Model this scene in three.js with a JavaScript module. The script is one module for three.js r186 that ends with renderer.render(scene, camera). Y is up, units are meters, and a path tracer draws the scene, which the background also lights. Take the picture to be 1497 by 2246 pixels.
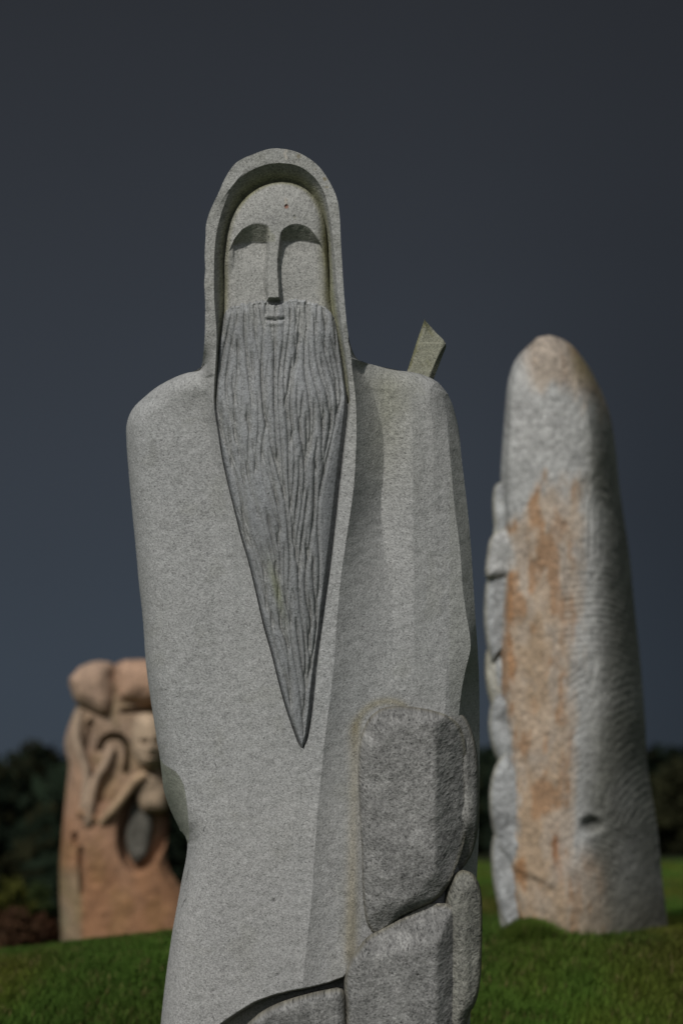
import * as THREE from 'three';
import { mergeGeometries } from 'three/addons/utils/BufferGeometryUtils.js';

// ---------------------------------------------------------------- camera, sky, sun, exposure
const F = 5283, CX = 748.5, HY = 1850, EYE = 1.7, CZ = 8.6;      // a long lens, held level and shifted up
const scene = new THREE.Scene();
const camera = new THREE.PerspectiveCamera(2 * Math.atan(1850 / F) * 180 / Math.PI, 1497 / 3700, 0.5, 2500);
camera.position.set(0, EYE, CZ);
camera.lookAt(0, EYE, 0);
camera.setViewOffset(1497, 3700, 0, 0, 1497, 2246);
camera.focus = 8.54;
camera.userData.fStop = 1.15;
camera.updateProjectionMatrix();

const SUN = new THREE.Vector3(-0.32, 0.70, 0.64).normalize();
const clamp = (x, a, b) => Math.min(b, Math.max(a, x));
const smooth = (a, b, x) => { const t = clamp((x - a) / (b - a), 0, 1); return t * t * (3 - 2 * t); };
const lerp = (a, b, t) => a + (b - a) * t;
const hash = (x, y, z) => { let h = Math.imul(x, 374761393) + Math.imul(y, 668265263) + Math.imul(z, 2147483647 ^ 0x5bd1e995); h = Math.imul(h ^ (h >>> 13), 1274126177); return ((h ^ (h >>> 16)) >>> 0) / 4294967296; };
function noise(x, y, z = 0) {                                        // value noise, -1..1
  const xi = Math.floor(x), yi = Math.floor(y), zi = Math.floor(z), f = (t) => t * t * (3 - 2 * t);
  const u = f(x - xi), v = f(y - yi), w = f(z - zi);
  const a = lerp(lerp(hash(xi, yi, zi), hash(xi + 1, yi, zi), u), lerp(hash(xi, yi + 1, zi), hash(xi + 1, yi + 1, zi), u), v);
  const b = lerp(lerp(hash(xi, yi, zi + 1), hash(xi + 1, yi, zi + 1), u), lerp(hash(xi, yi + 1, zi + 1), hash(xi + 1, yi + 1, zi + 1), u), v);
  return lerp(a, b, w) * 2 - 1;
}
const fbm = (x, y, z = 0, n = 4) => { let s = 0, a = 0.5; for (let i = 0; i < n; i++) { s += a * noise(x, y, z + i * 7.3); x *= 2.03; y *= 2.03; z *= 2.03; a *= 0.5; } return s; };
{
  // a storm front: slate cloud all over, thinner and paler towards the side the sun comes from
  const W = 512, H = 256, data = new Float32Array(W * H * 4);
  const stops = [[-90, [0.030, 0.034, 0.032]], [-2, [0.040, 0.049, 0.060]], [0, [0.041, 0.053, 0.069]], [4, [0.041, 0.053, 0.070]], [9, [0.037, 0.045, 0.058]], [14, [0.031, 0.036, 0.045]], [20, [0.0245, 0.0275, 0.0335]], [40, [0.022, 0.024, 0.029]], [90, [0.03, 0.033, 0.039]]];
  for (let j = 0; j < H; j++) for (let i = 0; i < W; i++) {
    const el = ((j + 0.5) / H - 0.5) * Math.PI, az = ((i + 0.5) / W - 0.5) * 2 * Math.PI;
    const e = el * 180 / Math.PI;
    let k = 0; while (k < stops.length - 2 && e > stops[k + 1][0]) k++;
    const t = clamp((e - stops[k][0]) / (stops[k + 1][0] - stops[k][0]), 0, 1);
    const c = Math.cos(el) * (Math.cos(az) * SUN.x + Math.sin(az) * SUN.z) + Math.sin(el) * SUN.y;
    const pale = smooth(0.2, 1.0, c);
    const P = [0.62, 0.65, 0.685];
    const right = az * 180 / Math.PI + 90;                             // degrees to the right of straight ahead
    const heavy = smooth(0.5, 9.5, right) * smooth(115, 45, right) * lerp(0.44, 0.16, smooth(6, 19, e));   // the cloud thickens to the right
    const cloud = 1 - heavy + 0.05 * fbm(Math.cos(az) * 4 + 9, el * 22, Math.sin(az) * 4, 4);
    for (let n = 0; n < 3; n++) data[(j * W + i) * 4 + n] = lerp(stops[k][1][n], stops[k + 1][1][n], t) * cloud + P[n] * pale;
    data[(j * W + i) * 4 + 3] = 1;
  }
  const sky = new THREE.DataTexture(data, W, H, THREE.RGBAFormat, THREE.FloatType);
  sky.mapping = THREE.EquirectangularReflectionMapping; sky.magFilter = sky.minFilter = THREE.LinearFilter; sky.needsUpdate = true;
  scene.background = sky; scene.environment = sky;
}
const sun = new THREE.DirectionalLight(new THREE.Color(1.0, 0.965, 0.905), 2.8);
sun.position.copy(SUN).multiplyScalar(40); sun.target.position.set(0, 0, -6);
sun.castShadow = true; sun.shadow.radius = 5; sun.shadow.mapSize.set(4096, 4096);
Object.assign(sun.shadow.camera, { left: -22, right: 22, top: 22, bottom: -22, near: 1, far: 120 });
scene.add(sun, sun.target);
const EXPOSURE = 1.0;

// ---------------------------------------------------------------- helpers
let seed = 12345;
const rnd = () => { seed = (seed + 0x6D2B79F5) | 0; let t = Math.imul(seed ^ (seed >>> 15), 1 | seed); t = (t + Math.imul(t ^ (t >>> 7), 61 | t)) ^ t; return ((t ^ (t >>> 14)) >>> 0) / 4294967296; };
// where a sight line through the traced point meets the depth z
const at = (px, py, z) => { const d = CZ - z; return [(px - CX) / F * d, EYE + (HY - py) / F * d]; };
const toPx = (x, y, z) => [CX + x / (CZ - z) * F, HY - (y - EYE) / (CZ - z) * F];
// a traced feature line [px, py, z, (depth at which it was traced)] -> sampler by height
function line(pts, dz = 0) {
  const P = pts.map(([px, py, z, zp]) => { const [x, y] = at(px, py, (zp ?? z) + dz); return new THREE.Vector3(x, y, z + dz); });
  const Q = P.length > 2 ? new THREE.CatmullRomCurve3(P, false, 'centripetal').getPoints(P.length * 8) : P;
  const A = [Q[0]];
  for (const q of Q) if (q.y < A[A.length - 1].y - 1e-6) A.push(q);
  const f = (y) => {
    if (y >= A[0].y) return [A[0].x, A[0].z];
    if (y <= A[A.length - 1].y) return [A[A.length - 1].x, A[A.length - 1].z];
    let lo = 0, hi = A.length - 1;
    while (hi - lo > 1) { const m = (lo + hi) >> 1; if (A[m].y >= y) lo = m; else hi = m; }
    const t = (A[lo].y - y) / (A[lo].y - A[hi].y);
    return [lerp(A[lo].x, A[hi].x, t), lerp(A[lo].z, A[hi].z, t)];
  };
  f.pts = A; f.top = A[0].y; f.bottom = A[A.length - 1].y;
  return f;
}
function distance(A, x, y) {                                        // to a polyline in the x-y plane
  let m = 1e9;
  for (let i = 0; i < A.length - 1; i++) {
    const ax = A[i].x, ay = A[i].y, bx = A[i + 1].x - ax, by = A[i + 1].y - ay;
    const t = clamp(((x - ax) * bx + (y - ay) * by) / (bx * bx + by * by + 1e-12), 0, 1);
    const dx = x - ax - bx * t, dy = y - ay - by * t, d = dx * dx + dy * dy;
    if (d < m) m = d;
  }
  return Math.sqrt(m);
}
const thin = (A, n = 3) => A.filter((_, i) => i % n === 0 || i === A.length - 1);
const roundover = (d, Rd, Rz) => { const t = 1 - Math.min(d / Rd, 1); return Rz * (1 - Math.sqrt(1 - t * t)); };

// a carved solid: rows of points through feature lines in front, a rounded back behind
function carve({ keys, top, bottom, dy, cols, crease = [], z: zf = (x, y, z) => z, back = () => 0.3, nb = 22, color, pow = 0.7, bulge = [], us = [] }) {
  const rows = Math.max(4, Math.ceil((top - bottom) / dy)), K = keys.length;
  const pos = [], col = [], uv = []; let width = 0;
  const bl = bulge.map((b) => typeof b === 'function' ? b : () => b);
  for (let j = 0; j <= rows; j++) {
    const y = lerp(bottom, top, j / rows);
    const kx = [], kz = [];
    for (let k = 0; k < K; k++) { const [x, z] = keys[k](y); kx.push(x); kz.push(z); }
    for (let k = 1; k < K - 1; k++) {
      if (kx[k] >= kx[K - 1]) { kx[k] = kx[K - 1]; kz[k] = kz[K - 1]; }
      if (kx[k] < kx[k - 1]) { kx[k] = kx[k - 1]; kz[k] = kz[k - 1]; }
    }
    const ring = [];
    for (let k = 0; k < K - 1; k++) {
      const n = cols[k];
      for (let i = (k === 0 || crease[k]) ? 0 : 1; i <= n; i++) {
        const edge = (k === 0 || k === K - 2) && K <= 3;
        let t = i / n; if (edge && K === 2) t = lerp(t, 0.5 - 0.5 * Math.cos(Math.PI * t), 0.75);
        const x = lerp(kx[k], kx[k + 1], t);
        ring.push([x, zf(x, y, lerp(kz[k], kz[k + 1], t) + (bl[k] ? bl[k](y) : 0) * 4 * t * (1 - t)), us[k] || 0]);
      }
    }
    const a = ring[ring.length - 1], b = ring[0], B = back(y);
    for (let i = 0; i <= nb; i++) { const t = i / nb, s = 0.5 - 0.5 * Math.cos(Math.PI * t); ring.push([lerp(a[0], b[0], s), lerp(a[1], b[1], s) - B * Math.pow(Math.sin(Math.PI * t) + 1e-9, pow), 0]); }
    width = ring.length;
    for (const [x, z, q] of ring) {
      pos.push(x, y, z); uv.push(x + q * 0.83 * z, y + 0.5 * z);
      const c = color ? color(x, y, z) : [1, 1, 1]; col.push(c[0], c[1], c[2]);
    }
  }
  const idx = [];
  for (let j = 0; j < rows; j++) for (let i = 0; i < width - 1; i++) {
    const p = j * width + i, q = p + 1, r = q + width, s = p + width;
    idx.push(p, q, r, p, r, s);
  }
  for (const [j, flip] of [[0, 1], [rows, 0]]) {                    // close both ends
    const o = j * width, n = pos.length / 3; let cx = 0, cz = 0;
    for (let i = 0; i < width; i++) { cx += pos[(o + i) * 3]; cz += pos[(o + i) * 3 + 2]; }
    pos.push(cx / width, pos[o * 3 + 1], cz / width); uv.push(cx / width, cz / width); col.push(col[o * 3], col[o * 3 + 1], col[o * 3 + 2]);
    for (let i = 0; i < width - 1; i++) flip ? idx.push(n, o + i + 1, o + i) : idx.push(n, o + i, o + i + 1);
  }
  const g = new THREE.BufferGeometry();
  g.setAttribute('position', new THREE.Float32BufferAttribute(pos, 3));
  g.setAttribute('uv', new THREE.Float32BufferAttribute(uv, 2));
  g.setAttribute('color', new THREE.Float32BufferAttribute(col, 3));
  g.setIndex(idx); g.computeVertexNormals();
  return g;
}
const names = {};
const numbered = (n) => { const k = names[n] = (names[n] ?? -1) + 1; return k ? `${n}_${String(k).padStart(3, '0')}` : n; };
function thing(name, label, category, [x, y, z]) {
  const o = new THREE.Group(); o.name = numbered(name); o.position.set(x, y, z); o.userData = { label, category }; scene.add(o); return o;
}
function part(name, g, m, parent, label) {
  const o = new THREE.Mesh(g, m); o.name = name; o.castShadow = o.receiveShadow = true;
  if (label) o.userData.label = label;
  if (parent.isGroup && parent.parent === scene) g.translate(-parent.position.x, -parent.position.y, -parent.position.z);
  else if (parent.isMesh) g.translate(-parent.parent.position.x, -parent.parent.position.y, -parent.parent.position.z);
  parent.add(o); return o;
}

// ---------------------------------------------------------------- stone
function blur(a, N, r) {
  const b = new Float32Array(N * N), w = 2 * r + 1;
  for (let j = 0; j < N; j++) { let s = 0; for (let i = -r; i <= r; i++) s += a[j * N + ((i + N) % N)]; for (let i = 0; i < N; i++) { b[j * N + i] = s / w; s += a[j * N + ((i + r + 1) % N)] - a[j * N + ((i - r + N) % N)]; } }
  const c = new Float32Array(N * N);
  for (let i = 0; i < N; i++) { let s = 0; for (let j = -r; j <= r; j++) s += b[((j + N) % N) * N + i]; for (let j = 0; j < N; j++) { c[j * N + i] = s / w; s += b[((j + r + 1) % N) * N + i] - b[((j - r + N) % N) * N + i]; } }
  return c;
}
function layer(N, r, times = 2) {                                   // unit-variance smooth noise that tiles
  let a = new Float32Array(N * N); for (let i = 0; i < a.length; i++) a[i] = rnd() - 0.5;
  for (let k = 0; k < times; k++) a = blur(a, N, r);
  let s = 0; for (const v of a) s += v * v; s = Math.sqrt(s / a.length); for (let i = 0; i < a.length; i++) a[i] /= s;
  return a;
}
function graniteMaps(N, metres, { fine, mid, coarse, fleck, tint = [1, 1, 1] }) {
  const a = layer(N, 1, 1), b = layer(N, 2), c = layer(N, 9), d = layer(N, 40), e = layer(N, 1, 2);
  const px = new Uint8Array(N * N * 4), hp = new Uint8Array(N * N * 4);
  for (let i = 0; i < N * N; i++) {
    let v = 1 + fine * a[i] + mid * b[i] + coarse * (0.5 * c[i] + 0.5 * d[i]);
    v -= fleck * smooth(1.35, 2.0, e[i]);                           // mica
    v += 0.6 * fleck * smooth(1.6, 2.4, -e[i]);                     // feldspar
    v = clamp(v, 0.1, 1.7) / 1.7;
    for (let k = 0; k < 3; k++) px[i * 4 + k] = Math.round(255 * clamp(Math.pow(v * tint[k], 1 / 2.2) , 0, 1));
    px[i * 4 + 3] = 255;
    const h = clamp(128 + 38 * (0.6 * a[i] + 0.7 * b[i] + 0.3 * c[i]), 0, 255); hp[i * 4] = hp[i * 4 + 1] = hp[i * 4 + 2] = h; hp[i * 4 + 3] = 255;
  }
  const make = (data, srgb) => { const t = new THREE.DataTexture(data, N, N); t.wrapS = t.wrapT = THREE.RepeatWrapping; t.magFilter = THREE.LinearFilter; t.minFilter = THREE.LinearMipmapLinearFilter; t.repeat.set(1 / metres, 1 / metres); if (srgb) t.colorSpace = THREE.SRGBColorSpace; t.needsUpdate = true; return t; };
  return [make(px, true), make(hp, false)];
}
const stone = (maps, [r, g, b], bump, rough = 0.88) => new THREE.MeshStandardMaterial({ color: new THREE.Color().setRGB(r * 1.7, g * 1.7, b * 1.7), map: maps[0], bumpMap: maps[1], bumpScale: bump, roughness: rough, vertexColors: true });
const dressed = graniteMaps(1024, 0.9, { fine: 0.13, mid: 0.10, coarse: 0.03, fleck: 0.45 });
const hewn = graniteMaps(1024, 1.3, { fine: 0.16, mid: 0.15, coarse: 0.12, fleck: 0.5 });
const granite = stone(dressed, [0.264, 0.264, 0.259], 0.0016);
const beardStone = stone(dressed, [0.214, 0.217, 0.219], 0.0014, 0.8);
const roughStone = stone(hewn, [0.148, 0.146, 0.142], 0.0028);
const paleStone = stone(hewn, [0.33, 0.328, 0.32], 0.003);
const pinkStone = stone(hewn, [0.252, 0.140, 0.082], 0.004);

// ---------------------------------------------------------------- the ground
function ground(x, z) {
  let h = (EYE - 0.612) * smooth(-1.0, -6.6, z);
  const lx = clamp(-x - 0.55, 0, 3);
  h -= 0.115 * lx * smooth(-2, -8, z);
  const behind = Math.max(0, -8.4 - z), w = smooth(1.6 + 0.02 * behind, -1.3, x);
  h -= w * (0.058 * Math.min(behind, 26) + 0.13 * clamp(behind - 26, 0, 30));
  h += w * 0.07 * clamp(behind - 62, 0, 100);
  h += (1 - w) * 0.004 * clamp(behind - 90, 0, 120);
  h += 0.012 * noise(x * 1.3, z * 1.3) + 0.02 * noise(x * 0.4, z * 0.4);
  return h;
}
{
  const xs = [], zs = [], pos = [], col = [], idx = [];
  for (let i = -90; i <= 90; i++) { const t = i / 90; xs.push(8 * t + 390 * Math.sign(t) * Math.pow(Math.abs(t), 3.2)); }
  for (let j = 0; j <= 240; j++) { const t = j / 240; zs.push(14 - 40 * t - 870 * Math.pow(t, 3.6)); }
  for (const z of zs) for (const x of xs) {
    pos.push(x, ground(x, z), z);
    const n = fbm(x * 0.7, z * 0.7, 3), far = smooth(-30, -60, z + 25 * smooth(1, 6, x * 30 / (CZ - z)) * 2);
    const g = [0.028 + 0.008 * n, 0.050 + 0.012 * n, 0.009], w = [0.016, 0.020, 0.009];
    for (let k = 0; k < 3; k++) col.push(lerp(g[k], w[k], far));
  }
  const W = xs.length;
  for (let j = 0; j < zs.length - 1; j++) for (let i = 0; i < W - 1; i++) { const a = j * W + i; idx.push(a, a + 1, a + W + 1, a, a + W + 1, a + W); }
  for (let i = 0; i < idx.length; i += 3) { const t = idx[i + 1]; idx[i + 1] = idx[i + 1]; }
  const g = new THREE.BufferGeometry();
  g.setAttribute('position', new THREE.Float32BufferAttribute(pos, 3)); g.setAttribute('color', new THREE.Float32BufferAttribute(col, 3));
  g.setIndex(idx); g.computeVertexNormals();
  const o = new THREE.Mesh(g, new THREE.MeshPhysicalMaterial({ vertexColors: true, roughness: 1, specularIntensity: 0.15 })); o.name = 'ground'; o.receiveShadow = true;
  o.userData = { kind: 'structure', label: 'grassy ground that rises past the statues and falls to a wood' }; scene.add(o);
}
// ---------------------------------------------------------------- the main statue: a hooded, bearded figure
const Z0 = 0;
const monk = thing('granite_statue', 'tall grey granite statue of a hooded man with a long pointed beard', 'statue', [-0.1, 0, -0.2]);

const RZ = 0.16;                                                    // how far the rounded left side and shoulders turn back
const sl = line([[607, 325, .10], [592, 326, .10], [574, 331, .10], [556, 338, .10], [538, 345, .10], [519, 356, .10], [503, 375, .10], [490, 398, .10], [480, 421, .11], [469, 444, .11], [458, 470, .11], [452, 494, .11], [451, 520, .11], [449, 560, .11], [450, 590, .11], [448, 622, .11], [450, 660, .11], [450, 700, .10], [449, 738, .09], [446, 768, .08], [441, 795, .05, .02], [434, 809, .02, -.06], [420, 817, 0, -.13], [395, 827, -.01, -.17], [370, 838, -.02, -.18], [345, 852, -.03, -.19], [320, 872, -.03, -.19], [298, 892, -.04, -.2], [285, 912, -.04, -.2], [278, 936, -.04, -.2], [278, 972, -.04, -.2], [282, 1030, -.04, -.2], [290, 1120, -.04, -.2], [298, 1200, -.04, -.2], [305, 1280, -.04, -.2], [314, 1360, -.04, -.2], [320, 1450, -.04, -.2], [330, 1530, -.04, -.2], [341, 1600, -.04, -.2], [345, 1630, -.04, -.2], [350, 1656, -.04, -.2], [353, 1676, -.042, -.205], [361, 1738, -.12, -.28], [374, 1777, -.15, -.3], [392, 1816, -.13, -.26], [411, 1847, -.032, -.19], [408, 1880, -.038, -.18], [398, 1930, -.04, -.18], [388, 1985, -.04, -.18], [378, 2040, -.04, -.18], [369, 2100, -.04, -.18], [361, 2160, -.04, -.18], [352, 2246, -.04, -.18], [345, 2350, -.04, -.18], [340, 2520, -.04, -.18]]);
const sr = line([[607, 325, .10], [625, 327, .10], [643, 331, .10], [661, 338, .10], [685, 353, .10], [703, 370, .10], [718, 392, .10], [732, 418, .10], [741, 446, .11], [745, 482, .11], [747, 530, .11], [750, 580, .11], [753, 630, .11], [757, 680, .11], [761, 718, .10], [766, 748, .08], [774, 773, .05], [785, 791, .0, -.02], [802, 799, -.03, -.05], [830, 803, -.045, -.09], [860, 808, -.05, -.14], [895, 816, -.05, -.185], [930, 826, -.05, -.2], [955, 838, -.055, -.205], [973, 855, -.075, -.22], [986, 875, -.10, -.24], [998, 902, -.115, -.22], [1006, 940, -.135, -.19], [1010, 990, -.15], [1018, 1060, -.15], [1026, 1130, -.15], [1032, 1200, -.15], [1037, 1280, -.15], [1042, 1360, -.15], [1047, 1430, -.2], [1050, 1500, -.28], [1051, 1600, -.28], [1051, 1700, -.28], [1050, 1800, -.28], [1046, 1900, -.28], [1040, 2000, -.28], [1030, 2246, -.28], [1030, 2520, -.28]]);
const elbow = line([[240, 325, .1], [240, 1500, -.04], [338, 1650, -.04], [354, 1672, -.0405], [369, 1682, -.037], [388, 1695, -.031], [403, 1720, -.027], [410, 1758, -.025], [413, 1795, -.025], [410, 1845, -.03], [360, 1900, -.04], [240, 2000, -.04], [240, 2520, -.04]]);
const foldLine = line([[560, 345, .1], [470, 470, .11], [460, 600, .11], [461, 740, .09], [455, 810, .055], [452, 850, .03], [455, 900, .008], [462, 1000, -.004], [468, 1200, -.008], [472, 1450, -.008], [470, 1700, -.006], [464, 1900, -.004], [452, 2100, 0], [435, 2300, 0], [430, 2520, 0]]);
const rimL = [[611, 357, .10], [590, 359, .10], [567, 366, .10], [546, 376, .10], [526, 391, .10], [509, 412, .10], [497, 435, .10], [487, 462, .105], [479, 490, .11], [473, 522, .11], [470, 560, .11], [469, 610, .11], [470, 660, .11], [473, 700, .10], [475, 740, .09], [473, 790, .075], [470, 840, .06], [469, 888, .052]];
const rimR = [[612, 357, .10], [640, 360, .10], [662, 368, .10], [684, 384, .10], [702, 406, .10], [714, 432, .105], [721, 462, .11], [728, 510, .11], [733, 560, .11], [737, 610, .11], [741, 650, .11], [747, 700, .10], [754, 750, .09], [761, 800, .08], [766, 850, .072], [768, 882, .07]];
const inL = line([...rimL, [477, 945, .045], [486, 1002, .04], [499, 1062, .038], [514, 1122, .036], [529, 1182, .035], [544, 1232, .035], [561, 1302, .035], [577, 1372, .035], [594, 1432, .036], [609, 1492, .037], [624, 1547, .038], [639, 1592, .039], [654, 1632, .04], [661, 1645, .04], [660, 1700, .04], [652, 1900, .04], [640, 2246, .03], [636, 2520, .03]]);
const inR = line([...rimR, [763, 930, .068], [756, 985, .066], [748, 1055, .064], [740, 1125, .062], [732, 1195, .06], [723, 1265, .058], [713, 1335, .056], [705, 1395, .054], [697, 1455, .052], [690, 1525, .05], [684, 1575, .046], [675, 1622, .042], [665, 1645, .04], [664, 1700, .04], [656, 1900, .04], [644, 2246, .03], [640, 2520, .03]]);
const ridge = line([[640, 300, .1], [800, 360, .11], [800, 700, .1], [764, 735, .09], [768, 770, .082], [773, 820, .078], [778, 860, .076], [781, 910, .075], [781, 960, .075], [779, 1010, .074], [776, 1060, .074], [770, 1110, .072], [764, 1150, .07], [755, 1210, .068], [748, 1260, .066], [742, 1320, .064], [737, 1380, .062], [733, 1440, .06], [727, 1500, .058], [720, 1560, .055], [712, 1620, .052], [706, 1680, .05], [700, 1740, .05], [694, 1810, .05], [689, 1880, .05], [684, 1960, .05], [676, 2040, .045], [668, 2110, .04], [658, 2246, .04], [650, 2520, .04]]);
const hollow = line([[900, 300, .1], [900, 760, -.02], [797, 805, -.005], [814, 850, -.022], [829, 900, -.038], [840, 950, -.052], [842, 1000, -.052], [840, 1050, -.055], [836, 1100, -.06], [838, 1160, -.056], [846, 1220, -.046], [856, 1300, -.034], [862, 1400, -.024], [850, 1500, -.016], [820, 1580, -.006], [792, 1660, .004], [782, 1760, .01], [780, 1900, .02], [768, 2050, .02], [756, 2140, .02], [752, 2246, .01], [750, 2520, .01]]);
const armMid = line([[950, 300, .1], [950, 780, -.04], [905, 830, -.042], [902, 900, -.03], [904, 1000, -.026], [904, 1100, -.026], [906, 1200, -.028], [908, 1300, -.026], [908, 1400, -.024], [905, 1500, -.026], [900, 1600, -.04], [900, 1700, -.06], [900, 2520, -.06]]);
const arm1 = line([[990, 300, .1], [990, 790, -.05], [945, 850, -.05], [947, 930, -.048], [951, 1000, -.047], [950, 1060, -.047], [948, 1110, -.048], [951, 1160, -.048], [955, 1220, -.049], [960, 1280, -.05], [965, 1330, -.05], [972, 1400, -.05], [978, 1460, -.052], [976, 1540, -.055], [970, 1700, -.06], [970, 2520, -.06]]);
const arm2 = line([[1020, 300, .1], [1020, 810, -.08], [973, 868, -.078], [979, 905, -.08], [983, 967, -.078], [989, 1030, -.078], [996, 1110, -.08], [1003, 1165, -.08], [1009, 1220, -.08], [1014, 1290, -.08], [1022, 1350, -.08], [1029, 1390, -.08], [1031, 1420, -.082], [1018, 1478, -.085], [1008, 1540, -.09], [1000, 1700, -.1], [1000, 2520, -.1]]);

// the face's outline is also the floor line of the hollow in the hood
const faceLpx = [[616, 396, .04], [598, 398, .04], [578, 404, .04], [557, 416, .04], [537, 433, .04], [520, 456, .04], [508, 481, .04], [500, 508, .04], [495, 540, .04], [492, 580, .04], [491, 620, .04], [490, 655, .04], [488, 690, .04], [484, 730, .045]];
const faceRpx = [[617, 396, .04], [638, 398, .04], [658, 405, .04], [678, 419, .04], [694, 439, .04], [706, 464, .04], [713, 492, .04], [717, 525, .04], [719, 565, .04], [721, 610, .04], [724, 650, .04], [730, 690, .04], [737, 730, .045]];
const faceL = line(faceLpx), faceR = line(faceRpx);
const floorL = line([...faceLpx, [480, 780, .04], [476, 830, .04], [472, 884, .04]]), floorR = line([...faceRpx, [748, 780, .04], [757, 830, .04], [765, 884, .05]]);
const rimPts = [...thin(inL.pts.filter(p => p.y > at(0, 900, .05)[1]), 2).reverse(), ...thin(inR.pts.filter(p => p.y > at(0, 900, .05)[1]), 2)];
const floorPts = [...thin(floorL.pts, 2).reverse(), ...thin(floorR.pts, 2)];
const leftEdge = thin(sl.pts.filter(p => p.y < at(0, 805, -.03)[1]), 3), rightEdge = thin(sr.pts.filter(p => p.y < at(0, 794, -.06)[1] && p.y > at(0, 1010, -.2)[1]), 2);
const Y = (py, z = 0) => at(0, py, z)[1];
const X = (px, z = 0) => at(px, 0, z)[0];
const hem = (px) => { const P = [[300, 2330], [480, 2250], [520, 2222], [560, 2197], [600, 2182], [640, 2172], [680, 2165], [720, 2155], [752, 2143], [770, 2130]]; let i = 0; while (i < P.length - 2 && px > P[i + 1][0]) i++; return lerp(P[i][1], P[i + 1][1], clamp((px - P[i][0]) / (P[i + 1][0] - P[i][0]), 0, 1)); };
const yBeardTop = Y(880, .05), yCav = Y(884, .05);
const scars = []; { const S = [[405, 1925, 5, 60], [398, 1985, 4, 40], [600, 1975, 5, 14], [612, 2040, 5, 18], [608, 2140, 8, 16], [470, 2175, 9, 12], [380, 2150, 4, 20], [447, 1820, 4, 20], [585, 1985, 3, 6], [470, 1310, 3, 5], [477, 1300, 3, 5], [502, 1375, 4, 5], [505, 1390, 3, 4], [482, 1535, 3, 4]]; for (const [px, py, w, h] of S) scars.push([X(px, .02), Y(py, .02), w / 614 / 2, h / 614 / 2]); }
const scar = (x, y) => { let s = 0; for (const [sx, sy, w, h] of scars) { const dx = (x - sx - 0.35 * (y - sy) + 0.004 * noise(y * 60, sx * 9)) / w, dy = (y - sy) / h; if (Math.abs(dy) < 1.2 && Math.abs(dx) < 1.5) s = Math.max(s, smooth(1, 0.4, Math.hypot(dx, dy)) * (0.6 + 0.4 * noise(x * 260, y * 200))); } return s; };
function robeZ(x, y, z) {
  // rounded left side and shoulders
  const lw = y > Y(830, 0) ? smooth(X(478, .05), X(436, .05), x) : smooth(X(520, .05), X(450, .05), x);
  if (lw > 0) z -= lw * roundover(distance(leftEdge, x, y), 0.10, RZ);
  const rx = ridge(y)[0];
  if (y < Y(780, 0) && y > Y(1010, -.2) && x > rx) z -= smooth(X(775), X(890), x) * smooth(Y(1000, -.2), Y(890, -.2), y) * roundover(distance(rightEdge, x, y), 0.11, 0.15);
  // the hollow that holds the face, and the bed of the beard
  const a = inL(y), b = inR(y);
  if (x > a[0] && x < b[0] && y < Y(357, .1)) {
    const d1 = Math.min(distance(rimPts, x, y), 9);
    if (y > yCav) {
      const fl = floorL(y), fr = floorR(y), inside = y < floorL.top && x > fl[0] && x < fr[0];
      const t = inside ? 1 : d1 / (d1 + distance(floorPts, x, y) + 1e-6), deep = lerp(0.015, 0.02, smooth(Y(690), Y(884), y));
      z = lerp(z, Math.min(z, deep), Math.pow(t, 0.85));
    } else if (y > Y(1640, .04)) z -= 0.028 * smooth(0, 0.004, Math.min(x - a[0], b[0] - x));
  }
  // the lifted hem
  const [px, py] = toPx(x, y, .03);
  if (px < 775) z -= 0.085 * smooth(0, 7, py - hem(px));
  z -= 0.006 * scar(x, y);
  return z + 0.0035 * fbm(x * 7, y * 5, 1, 2) + 0.0012 * noise(x * 45, y * 45, 5);
}
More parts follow.
